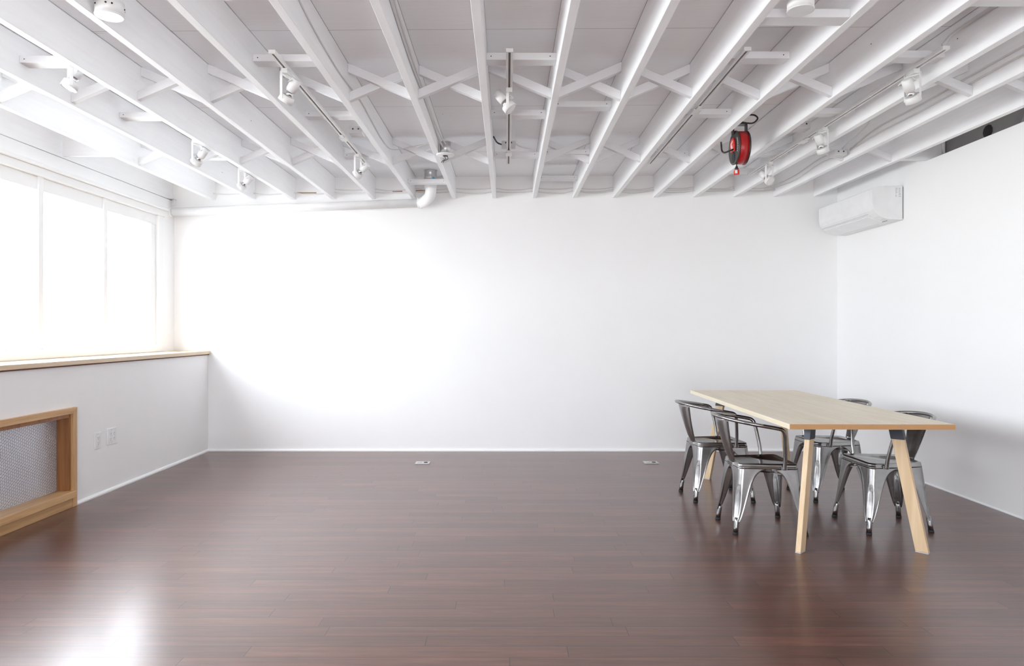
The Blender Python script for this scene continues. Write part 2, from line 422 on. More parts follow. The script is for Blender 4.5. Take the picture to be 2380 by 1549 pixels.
# a row of glazed bays, the three farthest are in the photograph
MY = [6.55, 5.757, 4.955, 4.155, 3.355, 2.555, 1.755, 0.955, 0.155, -0.645, -1.445, -2.245]  # the last bays are unseen, added to even out the daylight
XG = -3.405
for i in range(11):
    y1, y0 = MY[i], MY[i+1]
    wd = bpy.data.objects.new('window_%d' % (i+1), None); C.objects.link(wd); wd['kind'] = 'structure'
    b = B().box(XG-0.045, XG+0.035, y0, y0+0.052, 1.088, 2.335)          # post
    b.box(XG-0.035, XG-0.004, y0+0.052, y0+0.108, 1.100, 2.30)           # sash stile
    b.box(XG-0.035, XG-0.006, y0+0.052, y1, 1.088, 1.124)                # bottom rail
    b.box(XG-0.035, XG-0.006, y0+0.052, y1, 2.285, 2.335)
    if i == 0: b.box(XG-0.045, XG+0.02, y1, y1+0.16, 1.088, 2.335)
    b.obj('window_frame', 'trim', wd, bevel=0.002)
    B().box(XG-0.004, XG+0.006, y0-0.0035, y0-0.0005, 1.124, 2.27).obj('gasket', 'grey', wd)
    B().box(XG-0.024, XG-0.020, y0+0.10, y1, 1.12, 2.29).obj('window_pane', 'glass', wd)

# ------------------------------------------------------------------ joists, blocks, bridging
NJ = {}
for k in range(-8, 10):
    x = jx(k); z = jz(x)
    if k == -8: x = -3.405
    n = k+8
    hj = JW/2
    mat = 'joist' if k < 9 else 'greyjoist'
    b = B().box(x-hj, x+hj, REAR+0.002, BACK-0.002, z, dz(x-hj)-0.003)
    o = b.obj('ceiling_joist', mat, bevel=0.0015, seg=1)
    if k == -8: lab = 'white edge joist running along the window wall above the window head'
    elif k == 9: lab = 'joist coloured grey for the shade in the gap above the right wall'
    elif k == 8: lab = 'white ceiling joist nearest the right wall, beside the dark gap'
    elif k == 0: lab = 'white ceiling joist just left of the central track light'
    elif k == 1: lab = 'white ceiling joist just right of the central track light'
    elif k == 4: lab = 'white ceiling joist whose edge overlaps the red hose reel'
    elif k == -1: lab = 'white ceiling joist carrying the open round junction box with bare wires'
    else: lab = 'white ceiling joist, %s in order counted from the window wall' % ORD[n]
    tag(o, lab, 'joist', 'white ceiling joists')

def bayname(k):
    return {-8:'first',-7:'second',-6:'third',-5:'fourth',-4:'fifth',-3:'sixth',-2:'seventh',-1:'eighth',0:'ninth',1:'tenth',
            2:'eleventh',3:'twelfth',4:'thirteenth',5:'fourteenth',6:'fifteenth',7:'sixteenth',8:'seventeenth'}[k]
def brace(par, k, y, d, up, t=0.036):
    x0, x1 = jx(k)+JW/2+0.0008, jx(k+1)-JW/2-0.0008
    vt = 0.052; zl0 = jz(x0)+0.012; zh0 = dz(x0)-0.004-vt
    za, zb = (zl0, zh0) if up else (zh0, zl0)
    y0 = y+d*(t+0.001)
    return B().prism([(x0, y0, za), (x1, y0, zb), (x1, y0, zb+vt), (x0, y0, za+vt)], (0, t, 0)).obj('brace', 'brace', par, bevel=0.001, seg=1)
track_bays = {-6: 'up', -3: 'down', 0: 'down', 3: 'down', 5: 'up'}
for row, y in (('nearer', 3.985), ('farther', 5.515)):
    for k in range(-8, 8):
        if k == 0 and row == 'farther': continue
        mode = track_bays.get(k, 'both')
        if k == -8: continue
        shape = 'pair of crossed braces' if mode == 'both' else 'single diagonal brace'
        t = thing('cross_bridging', 'white %s in the %s joist bay from the window wall, %s row' % (shape, bayname(k), row), 'brace',
                  (0, 0, 0), 0, 'white diagonal braces of the %s row' % row)
        fu = (k % 2 != 0)       # the rising brace in front in odd bays
        if mode in ('both', 'up'): brace(t, k, y, 0 if fu else 1, True)
        if mode in ('both', 'down'): brace(t, k, y, 1 if fu else 0, False)

def block(k, y, h=0.078, d=0.082, t=0.037, lab=''):
    x0, x1 = jx(k)+JW/2+0.0005, jx(k+1)-JW/2-0.0005
    z = jz((x0+x1)/2)+h
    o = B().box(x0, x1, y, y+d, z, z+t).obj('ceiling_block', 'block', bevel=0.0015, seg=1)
    if t < 0.1 and h > 0.01:
        for xx in (x0+0.025, x1-0.032):
            B().lathe((xx, y-0.0004, z+t*0.5), (0, 1, 0), [(-0.0003, 0.0032), (0.0006, 0.0032)], 8).obj('nail_head', 'charcoal', o)
    return tag(o, lab, 'block', 'white wooden blocks between the ceiling joists')
for k, nm in ((-6, 'track light nearest the windows'), (-3, 'long track left of centre'), (0, 'central track'), (3, 'track without lamps'), (5, 'track by the right wall')):
    for y, rn in ((3.595, 'near end'), (4.525, 'middle'), (5.595, 'far part')):
        block(k, y, lab='white wooden block above the %s of the %s' % (rn, nm))
block(1, 4.36, 0.078, 0.09, 0.038, 'white wooden block alone in the bay right of the central track, nearest of three')
block(1, 5.53, 0.078, 0.09, 0.038, 'white wooden block below the crossed braces right of the central track')
block(1, 6.46, 0.078, 0.09, 0.038, 'white wooden block near the back wall, right of centre')
block(-2, 6.40, 0.040, 0.085, 0.037, 'white wooden block in front of the round metal duct near the back wall')
block(4-1, 2.96, 0.004, 0.085, 0.037, 'white wooden block beside the round ceiling box at the top of the picture')
block(5, 2.79, 0.004, 0.085, 0.037, 'white wooden block high in the top right corner')
block(-8, 5.2, 0.0, 0.03, 0.2, 'white upright board in the bay just above the window head')
block(5, 6.2, 0.078, 0.085, 0.037, 'white wooden block behind the farthest spotlight near the right wall')
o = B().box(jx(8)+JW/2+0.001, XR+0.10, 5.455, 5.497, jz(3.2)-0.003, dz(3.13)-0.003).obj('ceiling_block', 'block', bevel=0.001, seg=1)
tag(o, 'white cross board closing the dark gap above the right wall', 'block', 'white wooden blocks between the ceiling joists')
o = B().lathe((3.505, 5.02, 2.676), (-1, 0, 0), [(-0.001, 0.05), (0.004, 0.046), (0.005, 0.01)], 11).obj('wall_hole', 'dark')
tag(o, 'black ragged hole in the grey joist above the right wall', 'hole')
o = B().tube([(3.47, 4.66, 2.57), (3.475, 4.60, 2.70), (3.48, 4.55, 2.775)], 0.014, 10).obj('electrical_conduit', 'greyjoist')
tag(o, 'dark grey conduit slanting up behind the top of the right wall', 'conduit')

# ------------------------------------------------------------------ track lights
def lamp_head(p, aim, label, arm=0.125, spin=0.0):
    """p: point on the track's underside; aim: direction the lamp looks"""
    t = thing('track_spotlight', label, 'spotlight', p, 0, 'white track spotlights')
    B().box(-0.017, 0.017, -0.04, 0.04, -0.026, 0).obj('track_adapter', 'fixture', t, bevel=0.002)
    d = V(aim).normalized(); side = V((0, 0, 1)).cross(d)
    side = side.normalized() if side.length > 0.01 else V((1, 0, 0))
    pv = V((0, 0, -0.026-arm))                 # pivot
    b = B()
    for s_ in (-1, 1):
        b.obox(V((0, 0, -0.026-arm/2))+side*0.040*s_, side, side.cross(V((0,0,1))), (0,0,1), 0.0020, 0.0085, arm/2+0.012)
    b.obox((0, 0, -0.029), side, side.cross(V((0,0,1))), (0,0,1), 0.042, 0.0085, 0.0025)
    b.obj('yoke', 'fixture', t, bevel=0.0008, seg=1)
    B().lathe(pv-d*0.115, d, [(0, 0.020), (0.003, 0.027), (0.062, 0.0275), (0.064, 0.0245), (0.072, 0.0245)], 28).obj('lamp_holder', 'fixture', t)
    B().lathe(pv-d*0.046, d, [(0, 0.0165), (0.012, 0.0185), (0.030, 0.026)], 24).obj('bulb_neck', 'mirror', t, label='bright chromed bulb neck')
    r = B().lathe(pv-d*0.018, d, [(0, 0.034), (0.002, 0.0385), (0.036, 0.0405), (0.037, 0.0375), (0.030, 0.0365)], 32).obj('lamp_ring', 'fixture', t)
    B().lathe(pv+d*0.0125, d, [(0, 0.0362), (0.004, 0.0362), (0.0055, 0.030), (0.006, 0.01)], 32).obj('lens', 'lens', t)
    n = side.cross(d)
    B().tube(catmull([(side*0.012+V((0,0,-0.028))), V((0.022, 0.01, -0.05)), pv-d*0.09+side*0.045, pv-d*0.105+side*0.022, pv-d*0.108], 5), 0.0032, 6).obj('lamp_cord', 'cable', t)
    return t
def track(x, y0, y1, yj, label):
    z = jz(x)+0.078
    t = thing('light_track', label, 'track light rail', (x, y0, z), 0, 'white ceiling light tracks')
    L = y1-y0
    b = B().box(-0.0175, -0.0055, 0.006, L, -0.018, -0.0005).box(0.0055, 0.0175, 0.006, L, -0.018, -0.0005).box(-0.0055, 0.0055, 0.006, L, -0.007, -0.0005)
    b.obj('rail', 'fixture', t, bevel=0.0008, seg=1)
    B().box(-0.0054, 0.0054, 0.008, L-0.004, -0.010, -0.0072).obj('contact_slot', 'slotgrey', t, label='dark open slot along the rail')
    B().box(-0.0180, 0.0180, -0.004, 0.006, -0.019, 0).obj('end_cap', 'fixture', t, bevel=0.001, seg=1)
    if yj:
        q = yj-y0
        B().box(-0.026, 0.026, q-0.045, q+0.045, -0.029, -0.0181).box(-0.012, 0.012, q-0.10, q-0.045, -0.027, -0.0181).obj('feed_connector', 'fixture', t, bevel=0.002)
    return t, z-0.018
t1, z1 = track(-1.178, 3.45, 5.85, 4.98, 'long white light track left of centre with two spotlights')
t2, z2 = track(0.0125, 3.45, 5.80, 5.43, 'white light track hanging down the middle of the ceiling')
t3, z3 = track(1.205, 3.45, 5.82, 4.40, 'white light track without lamps right of centre')
t4, z4 = track(2.20, 3.45, 6.25, 5.12, 'white light track near the right wall with three spotlights')
t5, z5 = track(-2.262, 3.62, 6.35, None, 'white light track nearest the windows, mostly hidden by a joist')
def ty(x, px): return x*1600.0/(px-1178.5)
lamp_head((-1.178, ty(-1.178, 666), z1), (-0.55, 0.25, -0.80), 'white spotlight with pale lens at the near end of the track left of centre')
lamp_head((-1.178, ty(-1.178, 832), z1), (-0.75, 0.35, -0.55), 'white spotlight at the far end of the track left of centre')
lamp_head((0.0125, 3.99, z2), (0.62, -0.15, -0.77), 'white spotlight on the central track, tilted with its lens to the right', arm=0.075)
lamp_head((2.20, ty(2.20, 2121), z4), (0.50, 0.35, -0.78), 'white spotlight nearest the camera on the right wall track', arm=0.125)
lamp_head((2.20, ty(2.20, 1912), z4), (0.45, 0.30, -0.84), 'white spotlight in the middle of the right wall track, beside the round box')
lamp_head((2.20, ty(2.20, 1788)-0.0, z4), (0.30, -0.58, -0.60), 'white spotlight farthest along the right wall track, round lens facing the room')
lamp_head((-2.262, ty(-2.262, 163), z5), (-0.30, -0.25, -0.92), 'white spotlight nearest the camera in the bay by the windows', arm=0.085)
lamp_head((-2.262, ty(-2.262, 457), z5), (-0.55, 0.20, -0.55), 'bright white spotlight in the middle of the row by the windows')
lamp_head((-2.262, ty(-2.262, 562), z5), (-0.65, 0.20, -0.50), 'faint white spotlight farthest back in the row by the windows')

# round electrical boxes
def round_box(x, y, zb, r, hgt, label, open_=False):
    t = thing('junction_box', label, 'junction box', (x, y, zb), 0, 'round ceiling junction boxes')
    if open_:
        B().lathe((0,0,0), (0,0,1), [(0.012, r*0.62), (hgt, r*0.62)], 28).obj('box_body', 'zinc', t, label='bare metal box body')
        B().lathe((0,0,0), (0,0,1), [(0.0, r*0.40), (0.0, r*0.93), (0.004, r), (0.010, r), (0.012, r*0.40)], 36).obj('cover_ring', 'plastic', t)
        B().lathe((0,0,0.0015), (0,0,1), [(-0.004, r*0.28), (0.002, r*0.30)], 20).obj('hole', 'dark', t, label='dark opening with wires')
        b = B()
        for dx, q in ((0.004, 0.012), (-0.008, -0.010)):
            b.tube(catmull([(q, 0, 0.0), (q*0.8+0.01, -0.006, -0.025), (dx-0.012, -0.008, -0.040), (dx-0.024, 0, -0.052)], 5), 0.0024, 6)
        b.obj('bare_wires', 'charcoal', t, label='thin dark loose wires')
        for a in range(6):
            pass
    else:
        B().lathe((0,0,0), (0,0,1), [(0.004, r*0.97), (hgt, r*0.97)], 30).obj('box_body', 'fixture', t)
        B().lathe((0,0,0), (0,0,1), [(0, r*0.9), (0.0, r*0.98), (0.004, r)], 30).obj('cover_plate', 'plastic', t)
        b = B()
        for a in (0.3, 0.75, -0.9, -1.3, -2.2):
            q = a
            b.lathe((r*0.965*math.cos(q), r*0.965*math.sin(q), hgt*0.6), (math.cos(q), math.sin(q), 0), [(0, 0.004), (0.0025, 0.004)], 8)
        b.obj('knockout', 'dark', t, label='small dark knockout holes')
    return t
round_box(jx(-4)+0.08, 2.90, CAM_Z+1.322, 0.058, 0.06, 'round white flat-covered ceiling box in the top left, beside a joist')
round_box(1.215, 2.85, CAM_Z+1.322, 0.055, 0.055, 'round white ceiling box with flat cover at the top right, before a block')
round_box(-1.115, 2.70, CAM_Z+1.318, 0.055, 0.055, 'round ceiling box cut off by the top edge left of centre')
round_box(-0.465, 5.19, jz(-0.5)-0.016, 0.068, 0.10, 'open round junction box with bare dark wires hanging from the joist', True)

def square_box(c, half, label):
    t = thing('outlet_box', label, 'electrical box', c)
    B().box(-half[0], half[0], -half[1], half[1], -half[2], half[2]).obj('box_body', 'conduit', t, bevel=0.006, seg=3)
    b = B()
    for dx in (-0.4, 0.4):
        b.lathe((half[0]*dx, -half[1]-0.0008, half[2]*0.25), (0, -1, 0), [(0, 0.006), (0.001, 0.006)], 12)
    b.obj('knockout', 'dark', t, label='small dark knockout holes')
    return t
square_box((-1.10, 5.05, jz(-1.1)+0.128), (0.05, 0.05, 0.028), 'octagonal metal box above the feed of the track left of centre')
square_box((0.0125, 5.43, jz(0)+0.128), (0.055, 0.045, 0.022), 'small metal box above the feed of the central track')
square_box((2.125, 4.98, jz(2.1)+0.125), (0.05, 0.05, 0.028), 'metal box with round holes beside the feed of the right wall track')
square_box((2.625, 5.46, jz(2.6)+0.05), (0.050, 0.05, 0.022), 'white square box on a joist where two cables end, near the right wall')

# ------------------------------------------------------------------ cables
def cable(pts, r, label, mat='cable', n=6, name='ceiling_cable', grp='white painted ceiling cables', nsides=8):
    return tag(B().tube(catmull(pts, n), r, nsides).obj(name, mat, shade=True), label, 'cable', grp)
xf = jx(-2)+JW/2+0.006
pts = [(xf, 2.0, jz(0)+0.13), (xf, 2.7, jz(0)+0.165), (xf, 3.2, jz(0)+0.10), (xf, 3.75, jz(0)+0.075), (xf, 4.3, jz(0)+0.10), (xf, 4.62, jz(0)+0.085), (xf, 5.05, jz(0)+0.065), (xf+0.01, 5.42, jz(0)+0.09), (xf+0.15, 5.46, jz(0)+0.12), (jx(-1)-0.03, 5.30, jz(0)+0.11)]
cable(pts, 0.004, 'thin looping cable pinned along the joist side left of the open junction box')
xf = jx(-1)+JW/2+0.007
cable([(xf, 2.0, jz(0)+0.13), (xf, 2.8, jz(0)+0.12), (xf, 3.6, jz(0)+0.085), (xf, 4.3, jz(0)+0.10), (xf, 5.0, jz(0)+0.09), (xf+0.03, 5.16, jz(0)+0.03)], 0.0075,
      'thick grey cable running down to the open junction box along its joist', 'conduit')
cable([(xf, 2.0, jz(0)+0.16), (xf, 3.0, jz(0)+0.15), (xf, 4.0, jz(0)+0.12), (xf+0.012, 4.9, jz(0)+0.10), (xf+0.055, 5.19, jz(0)+0.05)], 0.005,
      'thinner cable beside the thick one running to the open junction box')
# the wires along the back wall, threaded through the joists
def back_wire(z, k0, k1, r, label, y=6.925, ph=0):
    pts = []
    for k in range(k0, k1):
        sag = random.uniform(0.008, 0.022)
        x = jx(k)
        pts += [(x, y, jz(x)+z), (x+JP*0.33, y, jz(x)+z-sag), (x+JP*0.7, y, jz(x)+z-sag*random.uniform(0.6, 1.2))]
    pts.append((jx(k1), y, jz(jx(k1))+z))
    cable(pts, r, label)
back_wire(0.062, -7, 7, 0.0055, 'white wire sagging between the joists along the back wall, lower run')
back_wire(0.100, -4, 7, 0.0050, 'white wire sagging between the joists along the back wall, upper run', 6.945)
back_wire(0.078, 2, 7, 0.0045, 'white wire along the back wall only in its right half', 6.935)
# cables in the bays by the right wall
for j, (dzv, lab) in enumerate(((0.075, 'lower white cable stapled to the joist face near the right wall'), (0.118, 'upper white cable stapled to the joist face near the right wall'))):
    xq = jx(7)-JW/2-0.006
    cable([(xq, 2.2, jz(2.7)+dzv+0.02), (xq, 3.0, jz(2.7)+dzv), (xq, 3.7, jz(2.7)+dzv+0.012), (xq, 4.4, jz(2.7)+dzv), (xq, 5.0, jz(2.7)+dzv+0.004), (xq, 5.40, jz(2.7)+0.06+0.01*j)], 0.0055, lab)
    xq = jx(7)-JW/2-0.005
    cable([(xq, 5.52, jz(2.7)+0.055+0.03*j), (xq, 5.9, jz(2.7)+dzv+0.01), (xq, 6.4, jz(2.7)+dzv-0.02), (xq-0.01, 6.8, jz(2.7)+0.07+0.03*j), (xq-0.10, 6.93, jz(2.7)+0.06+0.02*j)], 0.005,
          ('lower' if j == 0 else 'upper')+' white cable running from the square box back to the wall')
xq = jx(6)+JW/2
cable([(xq+0.06, 2.4, dz(2.4)-0.01), (xq+0.10, 3.3, dz(2.4)-0.012), (xq+0.16, 4.2, dz(2.4)-0.012), (xq+0.27, 4.9, dz(2.4)-0.03), (xq+0.31, 5.05, dz(2.4)-0.07), (xq+0.30, 5.40, jz(2.6)+0.075)], 0.0055,
      'white cable crossing the deck and looping down to the square box')
cable([(jx(6)-JW/2-0.014, 2.1, dz(2.3)-0.07), (jx(6)-JW/2-0.014, 2.9, dz(2.3)-0.06), (jx(6)-JW/2-0.02, 3.45, dz(2.3)-0.06), (2.215, 3.50, jz(2.2)+0.10)], 0.009,
      'ribbed armoured cable feeding the near end of the right wall track', 'conduit')
cable([(jx(-4)+JW/2+0.02, 2.0, jz(-1.7)+0.11), (jx(-4)+JW/2+0.015, 2.5, jz(-1.7)+0.085), (jx(-4)+0.05, 2.84, jz(-1.7)+0.045)], 0.009,
      'ribbed armoured cable running into the top left round box', 'conduit')
cable([(1.12, 2.2, dz(1)-0.02), (1.15, 2.6, dz(1)-0.03), (1.175, 2.80, jz(1.2)+0.045)], 0.009, 'ribbed armoured cable running into the top right round box', 'conduit')
cable([(jx(0)+0.024, 5.35, jz(0)+0.17), (jx(0)+0.05, 5.42, jz(0)+0.145), (-0.042, 5.43, jz(0)+0.130)], 0.006, 'short dark cable entering the box of the central track from the left', 'charcoal')
cable([(0.07, 5.43, jz(0)+0.135), (0.11, 5.45, jz(0)+0.118), (0.19, 5.50, jz(0)+0.115), (0.225, 5.56, jz(0)+0.12)], 0.005, 'short curved cable leaving the box of the central track to the right')

# ------------------------------------------------------------------ drain pipe, metal duct
t = thing('drain_pipe', 'white pipe along the top of the back wall, ending in an elbow', 'pipe', (0, 0, 0))
def wp(px, py, y): return ((px-1178.5)*y/1600.0, y, CAM_Z-(py-768)*y/1600.0)
P0, P1 = V(wp(402, 493.5, 6.90)), V(wp(978, 472, 6.85))
B().tube([P0, P1], 0.043, 24).obj('pipe', 'pvc', t)
ex, ey, ez = wp(1001, 434, 6.72)
el = catmull([tuple(P1), tuple(P1+V((0.035, -0.03, 0.004))), (ex-0.012, ey+0.02, P1.z+0.045), (ex+0.002, ey, ez-0.02), (ex, ey, ez)], 6)
B().tube(el, 0.054, 26).obj('elbow', 'pvc', t)
B().lathe((ex, ey, ez-0.018), (0,0,1), [(0, 0.060), (0.05, 0.060)], 28).obj('collar', 'pvc', t)
dr = (P1-P0).normalized()
for q, r_ in ((0.0, 0.058), (-0.022, 0.053)):
    B().lathe(P1+dr*q, dr, [(-0.006, r_*0.96), (0.0, r_), (0.012, r_)], 28).obj('pipe_collar', 'pvc', t)
B().lathe(P0-dr*0.055, dr, [(0, 0.048), (0.035, 0.048), (0.05, 0.045)], 28).obj('end_bend', 'pvc', t)
t = thing('metal_duct', 'short round galvanised duct with a blue sticker hanging from the deck', 'duct', (ex, ey-0.02, 0))
zt = dz(ex)-0.001
B().lathe((0, 0, 0), (0,0,1), [(max(zt-0.20, ez+0.045), 0.066), (zt-0.075, 0.062), (zt-0.073, 0.064), (zt-0.068, 0.0615), (zt-0.004, 0.058), (zt, 0.066)], 32).obj('duct_body', 'zinc', t)
b = B(); R0, R1 = [], []
for a in range(6):
    q = -1.15+a*0.07
    R0.append(V((0.0655*math.cos(q), 0.0655*math.sin(q), zt-0.115))); R1.append(V((0.0645*math.cos(q), 0.0645*math.sin(q), zt-0.072)))
b.rings([R0, R1], cap=False, closed=False); b.obj('sticker', 'blue', t, label='small bright blue sticker')
t = thing('pipe_bracket', 'small metal pipe bracket in the corner above the end of the white pipe', 'bracket', wp(399, 473, 6.9))
B().box(-0.03, -0.022, -0.03, 0.03, -0.03, 0.045).box(-0.03, 0.035, -0.03, 0.03, 0.036, 0.042).obj('bracket_plate', 'zinc', t, bevel=0.001)
B().box(0.012, 0.028, -0.012, 0.012, -0.028, 0.036).obj('bracket_strap', 'fixture', t)

# ------------------------------------------------------------------ red hose reel
RX0, RX1, RY, RZ, RR = 1.612, 1.694, 4.90, CAM_Z+1.298, 0.118
t = thing('hose_reel', 'red and black retractable cord reel hanging between the joists right of centre', 'cord reel', (RX0, RY, RZ))
W_ = RX1-RX0
B().lathe((0.010, 0, 0), (1, 0, 0), [(0, RR-0.003), (W_-0.016, RR-0.003)], 56).obj('red_drum', 'red', t)
for x in (0.0, W_-0.008):
    B().lathe((x, 0, 0), (1, 0, 0), [(0, RR*0.90), (0.002, RR*0.985), (0.006, RR+0.002), (0.012, RR)], 56).obj('side_disc', 'charcoal' if x == 0 else 'black', t)
def oval(cy, cz, ry, rz, n=26): return [(cy+ry*math.cos(2*PI*i/n), cz+rz*math.sin(2*PI*i/n)) for i in range(n)]
B().prism([(-0.001, y, z) for y, z in oval(0, -0.068, 0.032, 0.036)], (-0.0015, 0, 0)).obj('recess', 'dark', t, label='black hollow in the lower part of the disc')
hb = B().prism([(-0.001, y, z) for y, z in [(-0.044, -0.034), (-0.020, -0.030), (0.010, -0.032), (0.034, -0.024), (0.044, -0.004), (0.046, 0.016), (0.041, 0.040), (0.030, 0.057), (0.012, 0.067), (-0.010, 0.069), (-0.028, 0.060), (-0.040, 0.042), (-0.046, 0.012)]], (-0.012, 0, 0)).obj('hub_cover', 'brightred', t, bevel=0.005, seg=3)
# white emblem: two interlocking slanted hooks
b = B()
for pl in ([(-0.020, 0.050), (-0.020, 0.036), (0.004, 0.026), (0.004, 0.012), (0.018, 0.006), (0.018, 0.030), (-0.008, 0.044)],
           [(-0.010, 0.018), (-0.010, 0.004), (0.008, -0.004), (0.008, 0.010)],
           [(-0.020, 0.004), (-0.020, -0.010), (-0.006, -0.016), (-0.006, -0.006)],
           [(0.020, -0.024), (0.020, -0.010), (-0.006, 0.000), (-0.006, -0.016)]):
    b.prism([(-0.0132, y, z) for y, z in pl], (-0.0012, 0, 0))
b.obj('emblem', 'whiteink', hb)
b = B()       # row of small white strokes: the lettering round the rim, too small to read
for i in range(9):
    a = 0.55-i*0.125; cy, cz = -RR*0.80*math.cos(a), RR*0.80*math.sin(a)
    b.obox((-0.0012, cy, cz), (1,0,0), (0, math.cos(a), -math.sin(a)), (0, math.sin(a), math.cos(a)), 0.0006, 0.0050, 0.0028)
b.obj('rim_lettering', 'whiteink', t)
b = B().box(-0.008, W_+0.008, -0.030, 0.030, RR+0.045, RR+0.052).box(-0.008, -0.002, -0.025, 0.025, RR-0.02, RR+0.045).box(W_+0.004, W_+0.010, -0.025, 0.025, RR-0.02, RR+0.045)
b.obj('hanging_bracket', 'black', t, bevel=0.002)
zt = jz(1.65)+0.14-RZ
b = B().tube([(W_/2, 0, RR+0.05), (W_/2, 0, RR+0.088)], 0.006, 10).box(-0.097, W_/2+0.02, -0.02, 0.02, RR+0.088, RR+0.094)
b.obj('hook', 'black', t)
B().tube(catmull([(W_*0.5, 0.02, RR+0.075), (W_+0.045, -0.01, RR+0.055), (W_+0.082, -0.02, RR+0.085), (W_+0.068, 0.0, RR+0.115), (W_+0.03, 0.02, RR+0.125)], 7), 0.006, 8).obj('supply_cord', 'black', t)
B().tube(catmull([(0.0, -0.03, -0.012), (-0.035, -0.04, -0.028), (-0.070, -0.02, -0.038), (-0.082, 0.0, -0.020), (-0.084, 0.01, 0.02), (-0.086, 0.01, 0.045)], 7), 0.006, 8).obj('side_cord', 'black', t)
B().tube([(0.012, -0.03, -RR+0.01), (0.012, -0.03, -RR-0.024)], 0.0045, 8).obj('outlet_cord', 'black', t)
pg = B().lathe((0.012, -0.03, -RR-0.020), (0,0,-1), [(0, 0.007), (0.012, 0.010), (0.013, 0.013), (0.024, 0.014), (0.025, 0.012)], 16).obj('plug', 'charcoal', t)
B().box(0.012-0.016, 0.012+0.016, -0.046, -0.014, -RR-0.080, -RR-0.045).obj('plug_body', 'brightred', pg, bevel=0.004)
B().box(-0.005, 0.012, -0.0478, -0.0455, -RR-0.073, -RR-0.049).obj('plug_label', 'whiteink', pg)

# ------------------------------------------------------------------ air conditioner
AY0, AY1, AZ0, AH, AD = 5.806, 6.80, CAM_Z+0.931, 0.289, 0.265
prof = [(0.006, AH), (0.16, AH-0.002), (0.20, AH-0.007), (AD-0.004, AH-0.022), (AD, AH-0.027), (AD, 0.155), (AD-0.004, 0.122), (AD-0.016, 0.088),
        (AD-0.036, 0.060), (AD-0.066, 0.034), (AD-0.105, 0.015), (AD-0.15, 0.005), (0.006, 0.0)]
t = thing('air_conditioner', 'white wall mounted split air conditioner high on the right wall', 'air conditioner', (XR-0.0, AY0, AZ0))
b = B(); b.rings([[V((-s_, y, z)) for s_, z in prof] for y in (0.0, 0.004, AY1-AY0-0.004, AY1-AY0)], smooth=False)
b.obj('body', 'plastic', t, bevel=0.003, seg=2)
B().box(-0.0055, -0.0005, 0.004, AY1-AY0-0.004, 0.012, AH-0.008).obj('mount_shadow', 'dark', t, label='painted mount shadow at the wall')  # dark slab standing in for the shadow behind the unit
def vane(s0, z0, s1, z1, th, y0, y1):
    d = V((-(s1-s0), 0, z1-z0)).normalized(); n = V((d.z, 0, -d.x))
    if n.x > 0 or n.z > 0: n = -n
    return B().obox(V((-(s0+s1)/2, (y0+y1)/2, (z0+z1)/2))+n*th/2, d, (0,1,0), n, V((s1-s0, 0, z1-z0)).length/2, (y1-y0)/2, th/2)
vane(AD-0.150, 0.004, AD-0.030, 0.052, 0.010, 0.115, AY1-AY0-0.05).obj('air_vane', 'plastic', t, bevel=0.003)
B().tube([(-(AD-0.026), 0.115, 0.0655), (-(AD-0.026), AY1-AY0-0.02, 0.0655)], 0.0014, 6).obj('seam', 'grey', t)
B().tube([(-(AD-0.155), 0.05, 0.0015), (-(AD-0.155), AY1-AY0-0.08, 0.0015)], 0.0016, 6).obj('outlet_slot', 'charcoal', t)
lb = B().box(-0.072, -0.016, -0.0012, 0.0005, AH-0.098, AH-0.014).obj('rating_label', 'plastic', t)
b = B()
for c0, x0, x1, rows in ((0, -0.069, -0.046, 15), (1, -0.042, -0.019, 15)):
    for r_ in range(rows):
        z = AH-0.020-r_*0.0052; f = random.uniform(0.35, 1.0)
        if random.random() < 0.12: continue
        b.box(x0, x0+(x1-x0)*f, -0.0018, -0.0010, z-0.0014, z+0.0014)
b.box(-0.032, -0.026, -0.0019, -0.0010, AH-0.072, AH-0.066)
b.obj('label_print', 'grey', lb)

# ------------------------------------------------------------------ radiator cover, sockets
t = thing('radiator_cover', 'honey coloured wooden radiator cover with a perforated metal panel below the window', 'radiator cover', (0, 0, 0))
FX = XL+0.022; y1 = 4.812
b = B().prism([(XL-0.02, y1-0.046, 0), (XL-0.02, y1, 0), (XL-0.02, y1, 0.690), (XL-0.02, y1-0.046, 0.648)], (FX-XL+0.02, 0, 0)); b.obj('side_stile', 'oakv', t, bevel=0.002)
b = B().box(XL-0.02, FX, 3.26, 3.305, 0, 0.690); b.obj('side_stile', 'oakv', t, bevel=0.002)
B().prism([(XL-0.02, 3.305, 0.648), (XL-0.02, y1-0.0463, 0.648), (XL-0.02, y1-0.0005, 0.690), (XL-0.02, 3.305, 0.690)], (FX-XL+0.02, 0, 0)).obj('top_rail', 'oak', t, bevel=0.002)
B().box(XL-0.02, FX+0.024, 3.305, y1-0.040, 0.070, 0.116).obj('bottom_rail', 'oak', t, bevel=0.003)
B().box(XL-0.02, FX-0.004, 3.305, y1-0.046, 0, 0.070).obj('kick_board', 'oak', t, bevel=0.002)
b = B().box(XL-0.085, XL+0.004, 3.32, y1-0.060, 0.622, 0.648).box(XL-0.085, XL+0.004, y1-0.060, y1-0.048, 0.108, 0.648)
b.obj('inner_frame', 'oakshade', t, bevel=0.0015)
B().box(XL-0.085, XL+0.0005, 3.32, y1-0.062, 0.098, 0.1155).obj('inner_ledge', 'oak', t, bevel=0.0015)
B().box(XL-0.087, XL-0.085, 3.32, y1-0.060, 0.10, 0.640).obj('perforated_panel', 'grille', t)
B().box(XL-0.185, XL-0.14, 3.32, y1-0.09, 0.10, 0.62).obj('radiator', 'cavity', t)

